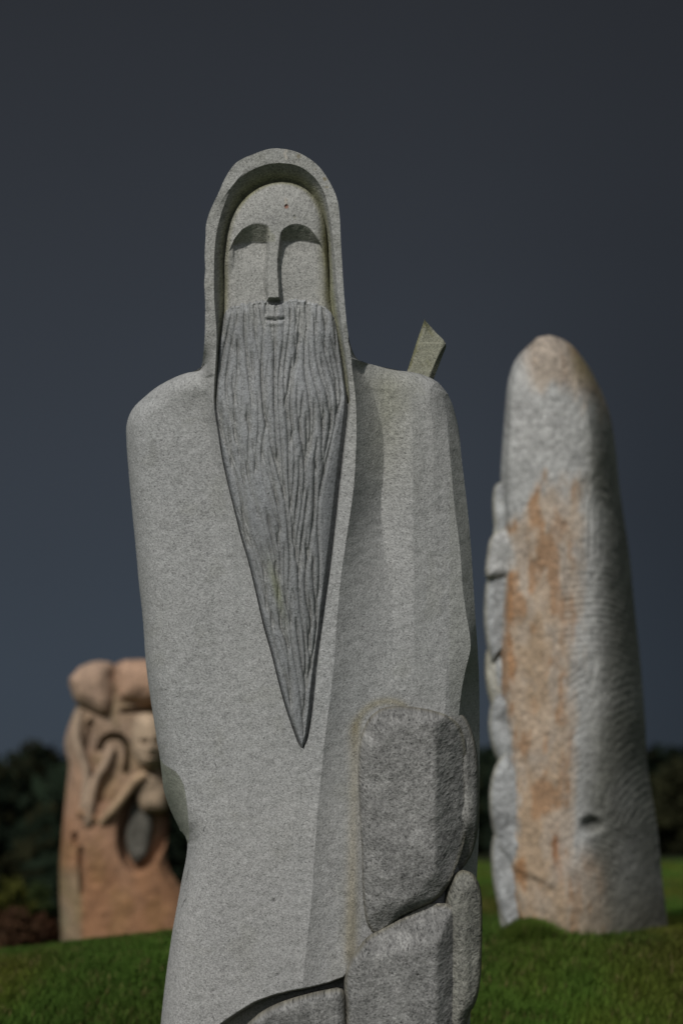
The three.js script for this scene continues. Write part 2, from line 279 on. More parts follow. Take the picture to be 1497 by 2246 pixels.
function robeColor(x, y, z) {
  const [px, py] = toPx(x, y, z), c = [1, 1, 1];
  const mul = (k, r, g, b) => { c[0] *= lerp(1, r, k); c[1] *= lerp(1, g, k); c[2] *= lerp(1, b, k); };
  const n = fbm(x * 3, y * 2.2, 9, 4);
  mul(clamp(0.5 + n, 0, 1) * 0.5, 0.88, 0.90, 0.93);
  mul(smooth(1500, 2100, py) * 0.8, 1.0, 0.98, 0.98);
  const st = fbm(x * 22, y * 1.6, 14, 3); mul(smooth(0.12, 0.45, st) * 0.35, 0.86, 0.87, 0.86);
  mul(smooth(0.22, 0.5, fbm(x * 9, y * 9, 17, 4)) * 0.5, 0.84, 0.84, 0.80);
  mul(smooth(0.25, 0.5, fbm(x * 40, y * 40, 19, 3)) * 0.35, 0.75, 0.75, 0.74);
  mul(smooth(1000, 500, py) * 0.55, 0.93, 0.925, 0.86);              // damp, algae-tinged upper half
  // algae in the hollow of the hood
  const rl = inL(y)[0], rr = inR(y)[0];
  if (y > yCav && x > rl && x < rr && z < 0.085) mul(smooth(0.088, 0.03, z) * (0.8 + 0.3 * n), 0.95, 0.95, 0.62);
  // olive bloom below the right shoulder
  const g1 = Math.exp(-(((px - 850) / 60) ** 2 + ((py - 925) / 110) ** 2));
  mul(clamp(g1 * (0.8 + 1.2 * n), 0, 0.7), 0.86, 0.85, 0.62);
  if (px > 985 && px < 1060) mul(0.35 + 0.3 * n, 0.80, 0.82, 0.72);
  // elbow underside
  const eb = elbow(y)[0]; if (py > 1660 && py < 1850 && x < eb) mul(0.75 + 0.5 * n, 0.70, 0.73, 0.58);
  // yellow-brown line where the boulders start
  const rk = Math.exp(-(((px - 776 + 0.02 * (py - 1700)) / 14) ** 2)) * smooth(1560, 1620, py) * smooth(2140, 2080, py);
  mul(clamp(rk * (0.8 + n), 0, 0.8), 0.80, 0.72, 0.54);
  const arc = Math.exp(-(((Math.hypot((px - 850) / 1.0, (py - 1610) / 1.0) - 72) / 9) ** 2)) * smooth(1620, 1590, py) * smooth(905, 880, px);
  mul(clamp(arc * 0.75, 0, 1), 0.85, 0.77, 0.56);
  // lichen spots and the pale crack on the hood
  if (py < 480) {
    for (const [sx, sy, r, k] of [[655, 343, 7, .6], [712, 393, 6, .8], [716, 410, 4, .6], [690, 372, 4, .4]]) mul(k * smooth(r, r * .4, Math.hypot(px - sx + 3 * noise(x * 300, y * 300), py - sy)), 0.62, 0.48, 0.24);
    mul(smooth(3.2, 1, Math.abs(px - 626 - 3 * noise(y * 90, 4))) * smooth(356, 350, py), 1.55, 1.45, 1.35);
    mul(smooth(540, 470, px) * 0 + 0.3 * smooth(0, 0.3, fbm(x * 14, y * 14, 2)), 0.78, 0.78, 0.74);
  }
  mul(scar(x, y) * 0.9, 0.35, 0.35, 0.37);
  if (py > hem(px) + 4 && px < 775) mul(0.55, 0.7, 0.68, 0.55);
  return c;
}
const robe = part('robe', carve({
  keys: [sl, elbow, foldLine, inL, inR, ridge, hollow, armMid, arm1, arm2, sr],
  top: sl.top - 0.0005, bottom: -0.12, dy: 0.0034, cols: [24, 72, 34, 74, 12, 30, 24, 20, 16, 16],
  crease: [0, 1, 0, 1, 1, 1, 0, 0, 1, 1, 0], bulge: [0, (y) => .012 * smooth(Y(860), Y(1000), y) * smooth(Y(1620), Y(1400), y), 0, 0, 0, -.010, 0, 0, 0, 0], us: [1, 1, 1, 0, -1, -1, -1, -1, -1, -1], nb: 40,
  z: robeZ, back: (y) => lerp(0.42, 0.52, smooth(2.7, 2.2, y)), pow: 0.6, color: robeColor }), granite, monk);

// the face
const eyeTop = (px) => { const P = px < 603 ? [[496, 560], [508, 536], [514, 524], [522, 513.5], [530, 505.5], [537, 500], [545, 496], [553, 493], [565, 491], [577, 493], [583, 495], [588, 498], [592, 503], [596, 510], [603, 516]] : [[603, 560], [611, 535], [614, 519], [617, 511], [621.5, 505], [628, 499.5], [636, 495], [643, 493.4], [650, 493], [657, 493.3], [664, 495], [670, 497], [676, 500], [682, 505], [688, 512], [694, 520], [699, 528], [704, 536], [730, 600]]; let i = 0; while (i < P.length - 2 && px > P[i + 1][0]) i++; return lerp(P[i][1], P[i + 1][1], clamp((px - P[i][0]) / (P[i + 1][0] - P[i][0]), 0, 1)); };
const eyeLow = (px) => px < 603 ? 527 + 8 * Math.pow(clamp((552 - px) / 46, -.4, 1), 2) : 523 + 12 * Math.pow(clamp((px - 655) / 50, -.35, 1), 2);
const faceEdge = [...thin(faceL.pts, 2).reverse(), ...thin(faceR.pts, 2)];
function faceZ(x, y) {
  const [px, py] = toPx(x, y, .08);
  let z = 0.094 - 0.030 * Math.pow(clamp((500 - py) / 104, 0, 1), 2) - 0.018 * Math.pow((px - 608) / 112, 2);
  const yt = eyeTop(px), yl = Math.max(eyeLow(px), yt + 2);
  let cheek = py < yt ? 0 : clamp((py - yt) / (yl - yt), 0, 1);
  cheek *= lerp(0.054 * Math.pow(clamp((yl - yt) / 34, 0.05, 1), 0.45) * smooth(498, 514, px) * smooth(714, 700, px), 0.033 * lerp(1, 0.6, smooth(34, 0, px - 496)) * lerp(1, 0.6, smooth(26, 0, 714 - px)), smooth(yl, yl + 70, py));
  // the nose keeps the level of the forehead
  const nl = lerp(593, 589, (py - 500) / 155), nr = py < 580 ? lerp(614, 608.5, smooth(515, 575, py)) : lerp(608.5, 612, smooth(580, 655, py));
  const flank = lerp(10, 15, smooth(520, 600, py)) * lerp(1, .35, smooth(620, 654, py));
  let nose = smooth(nl - flank, nl + 1, px) * smooth(nr + 4, nr, px) * smooth(658, 656, py);
  z -= cheek * (1 - nose);
  z += 0.008 * smooth(560, 650, py) * nose;
  z -= roundover(distance(faceEdge, x, y), 0.05, 0.045);
  const hd = Math.hypot(px - 628, py - 453); z -= 0.006 * smooth(4.5, 2, hd) + 0.003 * smooth(5, 2, Math.hypot(px - 646, py - 477));
  return z + 0.0018 * fbm(x * 9, y * 9, 4, 2) + 0.0008 * noise(x * 70, y * 70, 2);
}
function faceColor(x, y, z) {
  const [px, py] = toPx(x, y, z), c = [0.99, 0.985, 0.95], n = fbm(x * 9, y * 9, 6);
  const mul = (k, r, g, b) => { k = clamp(k, 0, 1); c[0] *= lerp(1, r, k); c[1] *= lerp(1, g, k); c[2] *= lerp(1, b, k); };
  mul(smooth(0.0, 0.4, n) * 0.4, 0.85, 0.86, 0.86);
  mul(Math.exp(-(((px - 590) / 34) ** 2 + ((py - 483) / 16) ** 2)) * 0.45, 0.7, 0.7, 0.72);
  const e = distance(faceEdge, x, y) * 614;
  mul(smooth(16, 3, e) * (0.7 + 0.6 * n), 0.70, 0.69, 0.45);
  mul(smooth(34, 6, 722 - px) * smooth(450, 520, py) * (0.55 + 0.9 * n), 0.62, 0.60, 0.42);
  const yt = eyeTop(px), yl = eyeLow(px); if (py > yt && py < yl + 2) mul(0.5, 0.86, 0.87, 0.70);
  mul(smooth(6.5, 3, Math.hypot(px - 628, py - 453)), 0.72, 0.38, 0.29);
  mul(smooth(4, 1.5, Math.hypot(px - 646, py - 477)) * 0.7, 0.5, 0.5, 0.4);
  mul(smooth(5, 1, Math.abs(px - 627)) * smooth(430, 440, py) * smooth(450, 446, py) * 0.7, 1.25, 1.12, 1.0);
  return c;
}
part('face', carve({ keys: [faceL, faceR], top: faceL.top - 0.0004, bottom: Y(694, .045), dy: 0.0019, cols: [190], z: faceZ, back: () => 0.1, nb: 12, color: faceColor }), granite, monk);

// the beard
const bl = line([[499, 648, .03], [494, 676, .03], [489, 704, .03], [483, 735, .03], [478, 770, .035], [475, 805, .04], [472, 850, .047], [472, 890, .05], [479, 943, .05], [488, 1002, .05], [501, 1062, .05], [516, 1122, .05], [531, 1182, .05], [546, 1232, .05], [563, 1302, .05], [579, 1372, .05], [596, 1432, .05], [611, 1492, .05], [626, 1547, .05], [641, 1592, .05], [655, 1628, .05], [662, 1641, .05]]);
const br = line([[723, 648, .03], [729, 680, .03], [737, 712, .03], [744, 748, .035], [751, 790, .04], [757, 838, .05], [761, 876, .06], [757, 922, .06], [750, 982, .06], [742, 1052, .06], [734, 1122, .06], [726, 1192, .06], [717, 1262, .06], [708, 1332, .058], [700, 1392, .056], [692, 1452, .054], [685, 1522, .052], [680, 1570, .05], [672, 1620, .05], [664, 1641, .05]]);
const blPx = (py) => toPx(bl(Y(py, .05))[0], 0, .05)[0], brPx = (py) => toPx(br(Y(py, .05))[0], 0, .05)[0];
const grooves = [];
{
  seed = 777; let live = []; const STEP = 3;
  const born = (x, y, k = 1) => { const g = { x: [x], y0: y, ph: rnd() * 6.28, la: 32 + 50 * rnd(), am: 0.17 + 0.36 * rnd(), k: k * (0.65 + 0.5 * rnd()), dying: 0 }; grooves.push(g); live.push(g); };
  for (let x = blPx(664) + 6, i = 0; x < brPx(664) - 4; x += 10 + 6 * rnd(), i++) born(x, 652 + 3 * rnd());
  for (let y = 667; y < 1636; y += STEP) {
    const L0 = blPx(y - STEP), R0 = brPx(y - STEP), L1 = blPx(y), R1 = brPx(y);
    live.sort((a, b) => a.x[a.x.length - 1] - b.x[b.x.length - 1]);
    for (const g of live) {
      const x = g.x[g.x.length - 1], s = (x - L0) / (R0 - L0);
      let n = lerp(L1, R1, s) + g.am * Math.sin(y / g.la + g.ph) + 0.27 * Math.sin(y / 66 + x / 36) * smooth(0, .2, s) * smooth(1, .8, s);
      if (g.dying) { g.dying--; const t = g.to.dead ? n : g.to.x[g.to.x.length - 1]; n += (t - n) * 0.12; if (!g.dying) g.dead = true; }
      if (y < 712) { const m = (n - 603) / 40; n += 1.1 * m * Math.exp(-m * m) * (y < 690 ? 1 : -0.6); }
      g.x.push(n); if (n < L1 + 1 || n > R1 - 1) g.dead = true;
    }
    live = live.filter(g => !g.dead);
    const now = live.slice().sort((a, b) => a.x[a.x.length - 1] - b.x[b.x.length - 1]);
    for (let i = 0; i < now.length - 1; i++) {
      const a = now[i], b = now[i + 1], gap = b.x[b.x.length - 1] - a.x[a.x.length - 1];
      if (!a.dying && !b.dying && (gap < 6.6 || rnd() < 0.0004)) { const left = rnd() < 0.5; const d = left ? a : b; d.dying = 12 + Math.floor(8 * rnd()); d.to = left ? b : a; }
      else if (gap > 18.5 && rnd() < 0.10) born(lerp(a.x[a.x.length - 1], b.x[b.x.length - 1], 0.35 + 0.3 * rnd()), y, 0.9);
    }
  }
  // short fine cuts of the moustache and the left side
  for (let i = 0; i < 130; i++) { const y = i < 60 ? 662 + 30 * rnd() : 700 + 700 * Math.pow(rnd(), 1.6), L = blPx(y), R = brPx(y), x0 = L + (R - L) * (i < 60 ? rnd() : Math.pow(rnd(), 1.7) * 0.8), n = 6 + Math.floor(18 * rnd()); const g = { x: [], y0: y, k: 0.45 + 0.3 * rnd(), fine: true }; for (let k = 0; k < n; k++) { const yy = y + 3 * k; g.x.push(lerp(blPx(yy), brPx(yy), (x0 - L) / (R - L)) + (i < 60 ? (x0 < 603 ? 0.5 : -0.4) * k * 0.8 : 0.5 * k)); } grooves.push(g); }
}
function grooveRow(py) {
  const R = [];
  for (const g of grooves) {
    const k = (py - g.y0) / 3; if (k < 0 || k >= g.x.length - 1) continue;
    const i = Math.floor(k), n = g.x.length - 1;
    R.push([lerp(g.x[i], g.x[i + 1], k - i), g.k * Math.min(1, (k + 1) / (g.y0 < 668 ? 3 : 9), (n - k) / 7) * (0.8 + 0.35 * noise(py / 37, g.y0 * 3.1 + g.x[0])), g.fine ? 1.5 : 3.1]);
  }
  return R;
}
let rowY = null, rowG = null;
function beardCut(px, py, y) {
  if (y !== rowY) { rowY = y; rowG = grooveRow(py); }
  let s = 0, w = 0;
  for (const [gx, k, r] of rowG) { const d = Math.abs(px - gx); if (d < 14) { s += k * (0.72 * Math.exp(-((d / r) ** 1.4)) + 0.28 * Math.exp(-d / (2.6 * r))); w += k * Math.exp(-d / 4.5); } }
  return [s, w];
}
const beardTop = (px) => { const P = [[480, 690], [496, 677], [512, 671], [540, 666], [575, 660], [590, 664], [603, 667], [618, 664], [632, 659], [645, 656], [665, 659], [690, 666], [715, 674], [730, 688]]; let i = 0; while (i < P.length - 2 && px > P[i + 1][0]) i++; return lerp(P[i][1], P[i + 1][1], clamp((px - P[i][0]) / (P[i + 1][0] - P[i][0]), 0, 1)) + 2.2 * noise(px / 3.3, 7) + 2 * noise(px / 9, 3); };
function beardZ(x, y, z) {
  z += 0.034 * smooth(Y(820, .05), Y(690, .05), y);
  const a = bl(y)[0], b = br(y)[0], s = clamp((x - a) / (b - a + 1e-6), 0, 1) * 2 - 1;
  const [px, py] = toPx(x, y, .06);
  const crown = lerp(lerp(0.026, 0.066, smooth(670, 900, py)), 0.012, smooth(950, 1640, py));
  z += crown * Math.pow(Math.max(0, 1 - s * s), 0.75);
  const up = py - beardTop(px); z -= 0.040 * smooth(5, -6, up) + 0.004 * smooth(22, 4, up);            // thins out into the cheeks
  const e = Math.min(x - a, b - x) * 614; z -= 0.030 * Math.pow(1 - clamp(e / 7, 0, 1), 2);
  const [cut] = beardCut(px, py, y);
  z -= 0.012 * Math.exp(-(((px - 605) / 16) ** 4)) * smooth(674, 664, py);
  // mouth: two small lips in a shallow dip
  const mx = (px - 603) / 24, my = (py - 698) / 15, mouth = Math.exp(-(mx * mx * mx * mx + my * my));
  const chin = Math.exp(-(((px - 603) / 50) ** 2) - ((py - 738) / 30) ** 2);
  const h = 0.019 * Math.min(cut, 1.15) * (1 - 0.8 * mouth) * lerp(0.85, 1, smooth(-0.6, 0.0, s)) * (1 - 0.55 * chin) * lerp(0.6, 1, smooth(690, 770, py + 40 * Math.max(0, s))) * smooth(-2, 9, up) * lerp(1, .7, smooth(1450, 1640, py));
  z -= h;
  if (mouth > 0.02) { z -= 0.010 * mouth; z += 0.007 * Math.exp(-(((py - 696) / 4.5) ** 2)) * smooth(1, .7, Math.abs(mx)); z += 0.006 * Math.exp(-(((py - 713) / 5) ** 2)) * smooth(1, .4, Math.abs(mx)); z -= 0.007 * Math.exp(-(((py - 705 + mx * mx * 3) / 1.7) ** 2)) * smooth(1, .6, Math.abs(mx)); }
  return z + 0.0012 * noise(x * 60, y * 30, 8) + 0.003 * noise(x * 14, y * 3, 3);
}
function beardColor(x, y, z) {
  const [px, py] = toPx(x, y, z), [, w] = beardCut(toPx(x, y, .06)[0], toPx(x, y, .06)[1], y);
  const t = clamp(w, 0, 1.1), n = fbm(x * 8, y * 4, 5);
  const c = [lerp(0.92, 1.08, t), lerp(0.94, 1.08, t), lerp(0.97, 1.05, t)];
  const k = 0.92 + 0.25 * n;
  const gr = clamp(Math.exp(-(((px - 616 - 0.25 * (py - 1330)) / 9) ** 2 + ((py - 1290) / 55) ** 2)) * .8, 0, 1);
  const top = (1 + 0.14 * smooth(24, 2, py - beardTop(px))) * (1 - 0.30 * Math.exp(-(((px - 604) / 20) ** 4) - ((py - 692) / 6) ** 2) * (0.7 + 0.5 * noise(px / 3, py / 4)));
  return [c[0] * k * top * lerp(1, .85, gr), c[1] * k * top * lerp(1, .88, gr), c[2] * k * top * lerp(1, .55, gr)];
}
part('beard', carve({ keys: [bl, br], top: bl.top, bottom: bl.bottom + 0.0004, dy: 0.0032, cols: [300], z: beardZ, back: () => 0.07, nb: 8, color: beardColor }), beardStone, monk, 'long pointed beard carved in flowing strands');

// the boulders carved round the figure's left side
function boulder(name, Lp, Rp, zc, Rd, Rz, { facets = [], back = 0.3, amp = 0.012, sd = 1, planes = [], mat = roughStone, tint = [1, 1, 1], dy = 0.005, cols = 90, extra, parent = monk, label, thick } = {}) {
  const f = (a) => a.map(([px, py, z = 0, p]) => [px, py, zc + z, zc + z - Rz * 0.6]);
  const L = line(f(Lp)), R = line(f(Rp)), E = [...thin(L.pts, 2).reverse(), ...thin(R.pts, 2)];
  const g = carve({ keys: [L, R], top: Math.min(L.top, R.top) - 1e-4, bottom: Math.max(L.bottom, R.bottom) + 1e-4, dy, cols: [cols], nb: 14, back: () => back, pow: 0.6,
    z: (x, y, z) => {
      const d = distance(E, x, y); z -= roundover(d, Rd, Rz);
      for (const [fx, slope, width, tilt = 0] of facets) { const q = x - fx - tilt * (y - L.top); z -= slope * (q > 0 ? Math.sqrt(q * q + width * width) - width : 0); }
      for (const [a, b, cx, cy, c] of planes) { const q = zc + c + a * (x - X(cx, zc)) + b * (y - Y(cy, zc)), k = 0.012, h = clamp(0.5 + 0.5 * (z - q) / k, 0, 1); z = lerp(z, q, h) - k * h * (1 - h); }
      z += amp * fbm(x * 9, y * 9, sd, 4) + 0.12 * amp * noise(x * 60, y * 40, sd);
      return extra ? extra(x, y, z) : z;
    },
    color: (x, y, z) => { const n = fbm(x * 6, y * 6, sd + 20, 4), m = smooth(0.05, 0.45, fbm(x * 22, y * 14, sd + 3)), e = smooth(0.02, 0.0, distance(E, x, y)); return tint.map((t, k) => t * (1 + 0.28 * n + 0.22 * m) * lerp(1, [0.9, 0.84, 0.66][k], e * 0.8)); } });
  return part(name, g, mat, parent, label);
}
boulder('boulder', [[870, 1546], [840, 1551], [815, 1566], [797, 1590], [786, 1622], [781, 1665], [780, 1720], [783, 1800], [787, 1880], [790, 1950], [795, 1995], [803, 2028], [818, 2048], [826, 2050]], [[872, 1546], [905, 1549], [945, 1556], [985, 1570], [1008, 1590], [1020, 1622], [1025, 1690], [1027, 1760], [1025, 1815], [1016, 1858], [1002, 1900], [985, 1940], [960, 1972], [925, 1992], [890, 2010], [855, 2034], [828, 2050]], 0.06, 0.06, 0.10, { planes: [[-1.1, 0, 970, 1750, -.03], [0.1, 0.55, 900, 1975, .015], [-.6, .5, 975, 1900, -.005], [.1, -.5, 870, 1600, 0], [.55, .1, 805, 1800, -.005]], amp: .014, sd: 2, back: 0.25, label: 'largest boulder, tall and rounded, under the arm' });
boulder('boulder', [[975, 1552], [958, 1556], [945, 1575], [945, 1700], [945, 1800], [955, 1890], [985, 1930]], [[976, 1552], [1000, 1556], [1022, 1575], [1038, 1610], [1048, 1660], [1052, 1740], [1050, 1810], [1040, 1860], [1022, 1895], [987, 1930]], -0.06, 0.05, 0.10, { planes: [[-.9, -.3, 1030, 1640, -.03], [-.6, .5, 1035, 1830, -.03]], sd: 5, back: 0.25, tint: [0.8, 0.8, 0.78], label: 'dark narrow boulder behind the largest one' });
boulder('boulder', [[945, 1982], [915, 1996], [880, 2014], [840, 2036], [805, 2056], [783, 2082], [766, 2106], [757, 2130], [754, 2160], [757, 2200], [758, 2250], [760, 2400], [765, 2820]], [[947, 1982], [965, 1978], [985, 1985], [1002, 2000], [1009, 2030], [1011, 2080], [1012, 2140], [1010, 2200], [1006, 2246], [1010, 2400], [1010, 2820]], 0.075, 0.045, 0.075, { planes: [[-1.2, 0, 968, 2100, -.02], [.1, -.55, 860, 2080, -.01], [.5, 0, 775, 2150, -.01]], amp: .014, sd: 8, back: 0.3, label: 'lower boulder with a sloping top' });
boulder('boulder', [[1015, 1908], [1000, 1914], [985, 1935], [975, 1965], [975, 2100], [975, 2250], [975, 2820]], [[1016, 1908], [1034, 1914], [1048, 1932], [1056, 1962], [1058, 2020], [1057, 2090], [1054, 2150], [1045, 2196], [1028, 2232], [1020, 2300], [1020, 2820]], 0.02, 0.05, 0.10, { planes: [[-.9, 0, 1035, 2050, -.02], [-.2, -.7, 1020, 1940, -.02]], sd: 11, back: 0.3, tint: [0.95, 0.95, 0.86], label: 'narrow boulder at the right edge, tinged with olive lichen' });
boulder('boulder', [[738, 2167], [712, 2172], [680, 2178], [640, 2190], [600, 2205], [570, 2222], [545, 2243], [510, 2275], [470, 2330], [440, 2820]], [[740, 2167], [750, 2170], [757, 2184], [760, 2220], [761, 2280], [764, 2340], [770, 2820]], 0.055, 0.035, 0.06, { sd: 14, back: 0.25, tint: [0.9, 0.9, 0.9], label: 'low boulder under the hem of the robe' });
// the slab-like end that stands up behind the shoulder
{
  const z = -0.34, L = line([[930, 702, z], [926, 713, z], [910, 760, z], [893, 812, z], [860, 905, z], [830, 990, z]]), R = line([[931, 702, z], [953, 727, z], [977, 755, z], [969, 782, z], [950, 832, z], [920, 915, z], [890, 990, z]]);
  const k1 = line([[931, 703, z + .025], [933, 716, z + .025], [919, 760, z + .025], [903, 812, z + .025], [870, 905, z + .025], [840, 990, z + .025]]), k2 = line([[980, 703, z + .02], [980, 745, z + .02], [967, 768, z + .02], [956, 790, z + .02], [940, 830, z + .02], [910, 915, z + .02], [880, 990, z + .02]]);
  part('staff', carve({ keys: [L, k1, k2, R], top: L.top - 1e-4, bottom: L.bottom, dy: 0.003, cols: [6, 24, 8], crease: [0, 1, 1, 0], z: (x, y, z) => z + 0.003 * fbm(x * 20, y * 20, 3), back: () => 0.09, nb: 10,
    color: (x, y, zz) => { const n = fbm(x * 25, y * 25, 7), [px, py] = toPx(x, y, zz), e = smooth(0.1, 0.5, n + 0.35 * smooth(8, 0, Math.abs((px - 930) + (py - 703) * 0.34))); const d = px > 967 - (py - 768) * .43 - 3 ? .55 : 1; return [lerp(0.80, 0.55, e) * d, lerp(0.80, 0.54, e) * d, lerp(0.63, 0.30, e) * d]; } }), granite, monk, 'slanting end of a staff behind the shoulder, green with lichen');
}

// ---------------------------------------------------------------- the standing stone on the right
{
  const z = -6.3, gx = at(1265, 2050, z)[0];
  const pillar = thing('granite_statue', 'tall tapering grey stone figure with rust-orange streaks, seen from behind on the right', 'statue', [gx, ground(gx, z - .4), z - 0.3]);
  const p = (a, dz) => line(a.map(([x, y, q = 0]) => [x, y, z + q + dz]));
  const L = p([[1192, 739], [1176, 743], [1156, 756], [1138, 776], [1124, 802], [1115, 835], [1110, 880], [1106, 930], [1102, 980], [1099, 1030], [1098, 1080], [1100, 1200], [1095, 1300], [1090, 1400], [1090, 1500], [1098, 1600], [1106, 1700], [1104, 1800], [1102, 1900], [1108, 1970], [1118, 2010], [1135, 2045], [1150, 2110]], -.28);
  const R = p([[1194, 739], [1215, 740], [1235, 745], [1255, 754], [1275, 772], [1293, 800], [1308, 836], [1322, 870], [1334, 905], [1344, 950], [1350, 1000], [1356, 1060], [1366, 1130], [1377, 1200], [1385, 1280], [1393, 1360], [1402, 1440], [1409, 1520], [1415, 1600], [1419, 1680], [1428, 1740], [1438, 1800], [1445, 1860], [1451, 1930], [1458, 1990], [1464, 2045], [1468, 2110]], -.82);
  const m1 = p([[1180, 735], [1130, 830], [1120, 930], [1118, 1100], [1122, 1250], [1115, 1400], [1118, 1500], [1128, 1600], [1135, 1700], [1140, 1800], [1135, 1900], [1150, 1990], [1170, 2110]], -.06);
  const m2 = p([[1205, 735], [1215, 830], [1220, 930], [1225, 1100], [1230, 1250], [1230, 1400], [1232, 1600], [1240, 1800], [1250, 1950], [1260, 2110]], 0);
  const m3 = p([[1225, 735], [1262, 830], [1290, 930], [1298, 1100], [1305, 1250], [1310, 1400], [1312, 1600], [1310, 1800], [1306, 1950], [1306, 2110]], -.05);
  const comb = (px, py) => {                                        // the toothed-chisel patterns: phase and strength
    let ph = 0, k = 0;
    if (py > 1020 && py < 1238) { ph = Math.hypot((px - 1325) * 1.0, Math.max(0, 1125 - py) * 0.5 + 0) ; k = smooth(1268, 1285, px) * smooth(1020, 1060, py) * smooth(1238, 1225, py); k *= smooth(75, 55, Math.hypot((px - 1325), (py < 1110 ? (1110 - py) * 0.65 : 0))); }
    else if (py >= 1238 && py < 1445) { ph = py + 5 * Math.sin(px / 40); k = smooth(1222, 1245, px) * smooth(1445, 1425, py); }
    else if (py >= 1445) { const a = Math.hypot(px - 1480, (py - 1900) * 0.75), b = py + (px - 1270) * 0.75; if (py < 1815) { ph = lerp(b * 0.8, a, smooth(1275, 1350, px)); k = smooth(1225, 1290, px) * smooth(1445, 1480, py); } else { ph = py - (px - 1250) * 0.45 + 6 * Math.sin(px / 30); k = smooth(1235, 1265, px) * smooth(1990, 1930, py); } k *= 1; }
    return Math.pow(0.5 + 0.5 * Math.sin(ph * 0.46 + 0.8 * noise(px / 60, py / 45)), 2) * k;
  };
  const E = [...thin(L.pts, 4).reverse(), ...thin(R.pts, 4)];
  const zf = (x, y, zz) => {
    const [px, py] = toPx(x, y, z);
    zz -= 0.25 * (1 - Math.sqrt(1 - Math.pow(1 - clamp((L.top - y) / 0.34, 0, 1), 2)));
    zz -= 0.0075 * comb(px, py) * (0.6 + 0.5 * fbm(x * 6, y * 6, 12, 2));
    zz -= 0.05 * smooth(26, 6, Math.hypot((px - 1297) / 1.3, py - 1810));
    const st = py - (1902 + (px - 1115) * 0.46); if (px < 1240) zz -= 0.022 * smooth(-9, 7, st) * smooth(60, 10, st) * smooth(1240, 1200, px);
    return zz + 0.022 * fbm(x * 4, y * 3, 31, 4) + 0.004 * noise(x * 30, y * 30);
  };
  const colr = (x, y, zz) => {
    const [px, py] = toPx(x, y, z), c = [1, 1, 1], n = fbm(x * 5, y * 3, 40, 4), f = fbm(x * 16, y * 6, 44, 4);
    const mul = (k, r, g, b) => { k = clamp(k, 0, 1); c[0] *= lerp(1, r, k); c[1] *= lerp(1, g, k); c[2] *= lerp(1, b, k); };
    mul(0.5 + n, 0.86, 0.87, 0.87);
    const xl = py < 1180 ? lerp(1185, 1112, smooth(1040, 1170, py)) : lerp(1110, 1132, smooth(1400, 1750, py)), xr = py < 1250 ? 1278 : lerp(1272, 1254, smooth(1300, 1500, py));
    const g2 = fbm(x * 9, y * 2.2, 47, 4); let band = smooth(xl - 14, xl + 20, px + 30 * f + 24 * g2) * smooth(xr + 30, xr - 26, px + 40 * f + 40 * g2) * smooth(1025, 1085, py + 40 * n + 40 * f) * (0.78 + 0.3 * smooth(-.35, .25, g2 + f));
    band = Math.max(band, smooth(1835, 1920, py) * smooth(1370, 1290, px + 40 * n) * 0.7);
    const cap = smooth(875, 800, py + 70 * f + (1180 - px) * 0.3) * smooth(1130, 1175, px) * 0.6;
    mul(Math.max(band * (0.85 + 0.3 * n), cap), 1.02, 0.745, 0.51);
    // rust runs: down both edges of the band
    const run = Math.max(Math.exp(-(((px - xr + 6) / 13) ** 2)), 0.8 * Math.exp(-(((px - xl - 10) / 12) ** 2)), 0.55);
    mul(smooth(0.0, 0.30, f + 0.22 * noise(x * 30, y * 5, 3)) * run * Math.max(band, cap * .6), 0.76, 0.49, 0.27);
    if (px > 1212 && px < 1258 && py > 1820 && py < 1950) mul(Math.exp(-(((px - 1216 - (py - 1830) * .07 + 8 * f) / 11) ** 2)) * (0.6 + f) * smooth(1820, 1850, py) * smooth(1950, 1915, py), 0.8, 0.48, 0.28);
    mul(smooth(1250, 1350, px + 30 * n) * (0.85 + 0.4 * n), 0.42, 0.42, 0.37);  // right flank: its shade is deepened in the stone colour
    mul(smooth(1240, 1285, px) * smooth(860, 780, py), 0.85, 0.78, 0.5);
    mul(comb(px, py) * 0.35, 0.7, 0.7, 0.7);
    mul(smooth(26, 8, Math.hypot((px - 1297) / 1.3, py - 1810)) * .8, 0.5, 0.5, 0.48);
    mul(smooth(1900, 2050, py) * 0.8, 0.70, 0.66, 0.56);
    return c;
  };
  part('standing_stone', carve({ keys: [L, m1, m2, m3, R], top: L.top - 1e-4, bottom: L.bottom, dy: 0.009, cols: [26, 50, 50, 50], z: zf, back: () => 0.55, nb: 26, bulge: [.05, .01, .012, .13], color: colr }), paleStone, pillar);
  const fold = (Lp, Rp, q, Rd, Rz0, sd, tint = [.74, .76, .78], Rz = Rz0 * .55) => ((m) => boulder('carved_fold', Lp.map(([a, b]) => [a + 2, m + (b - m) * 1.2]), Rp.map(([a, b], i) => [a + (i && i < Rp.length - 1 ? 26 : 0), m + (b - m) * 1.2]), z + q, Rd, Rz, { sd, amp: 0.035, mat: paleStone, tint, dy: 0.014, cols: 30, back: 0.25, parent: pillar }))((Lp[0][1] + Lp[Lp.length - 1][1]) / 2);
  fold([[1110, 1160], [1090, 1190], [1078, 1260], [1073, 1350], [1075, 1440], [1082, 1540], [1092, 1640], [1090, 1710], [1084, 1800], [1087, 1890], [1100, 1980], [1118, 2040]], [[1112, 1160], [1140, 1190], [1150, 1300], [1150, 1440], [1150, 1600], [1155, 1750], [1160, 1890], [1160, 1980], [1120, 2040]], -.16, .12, .16, 58, [.82, .84, .85], .10);
  fold([[1094, 1068], [1084, 1074], [1079, 1095], [1080, 1125], [1085, 1160], [1095, 1190]], [[1095, 1068], [1104, 1076], [1108, 1110], [1112, 1150], [1097, 1190]], -.2, .05, .12, 51);
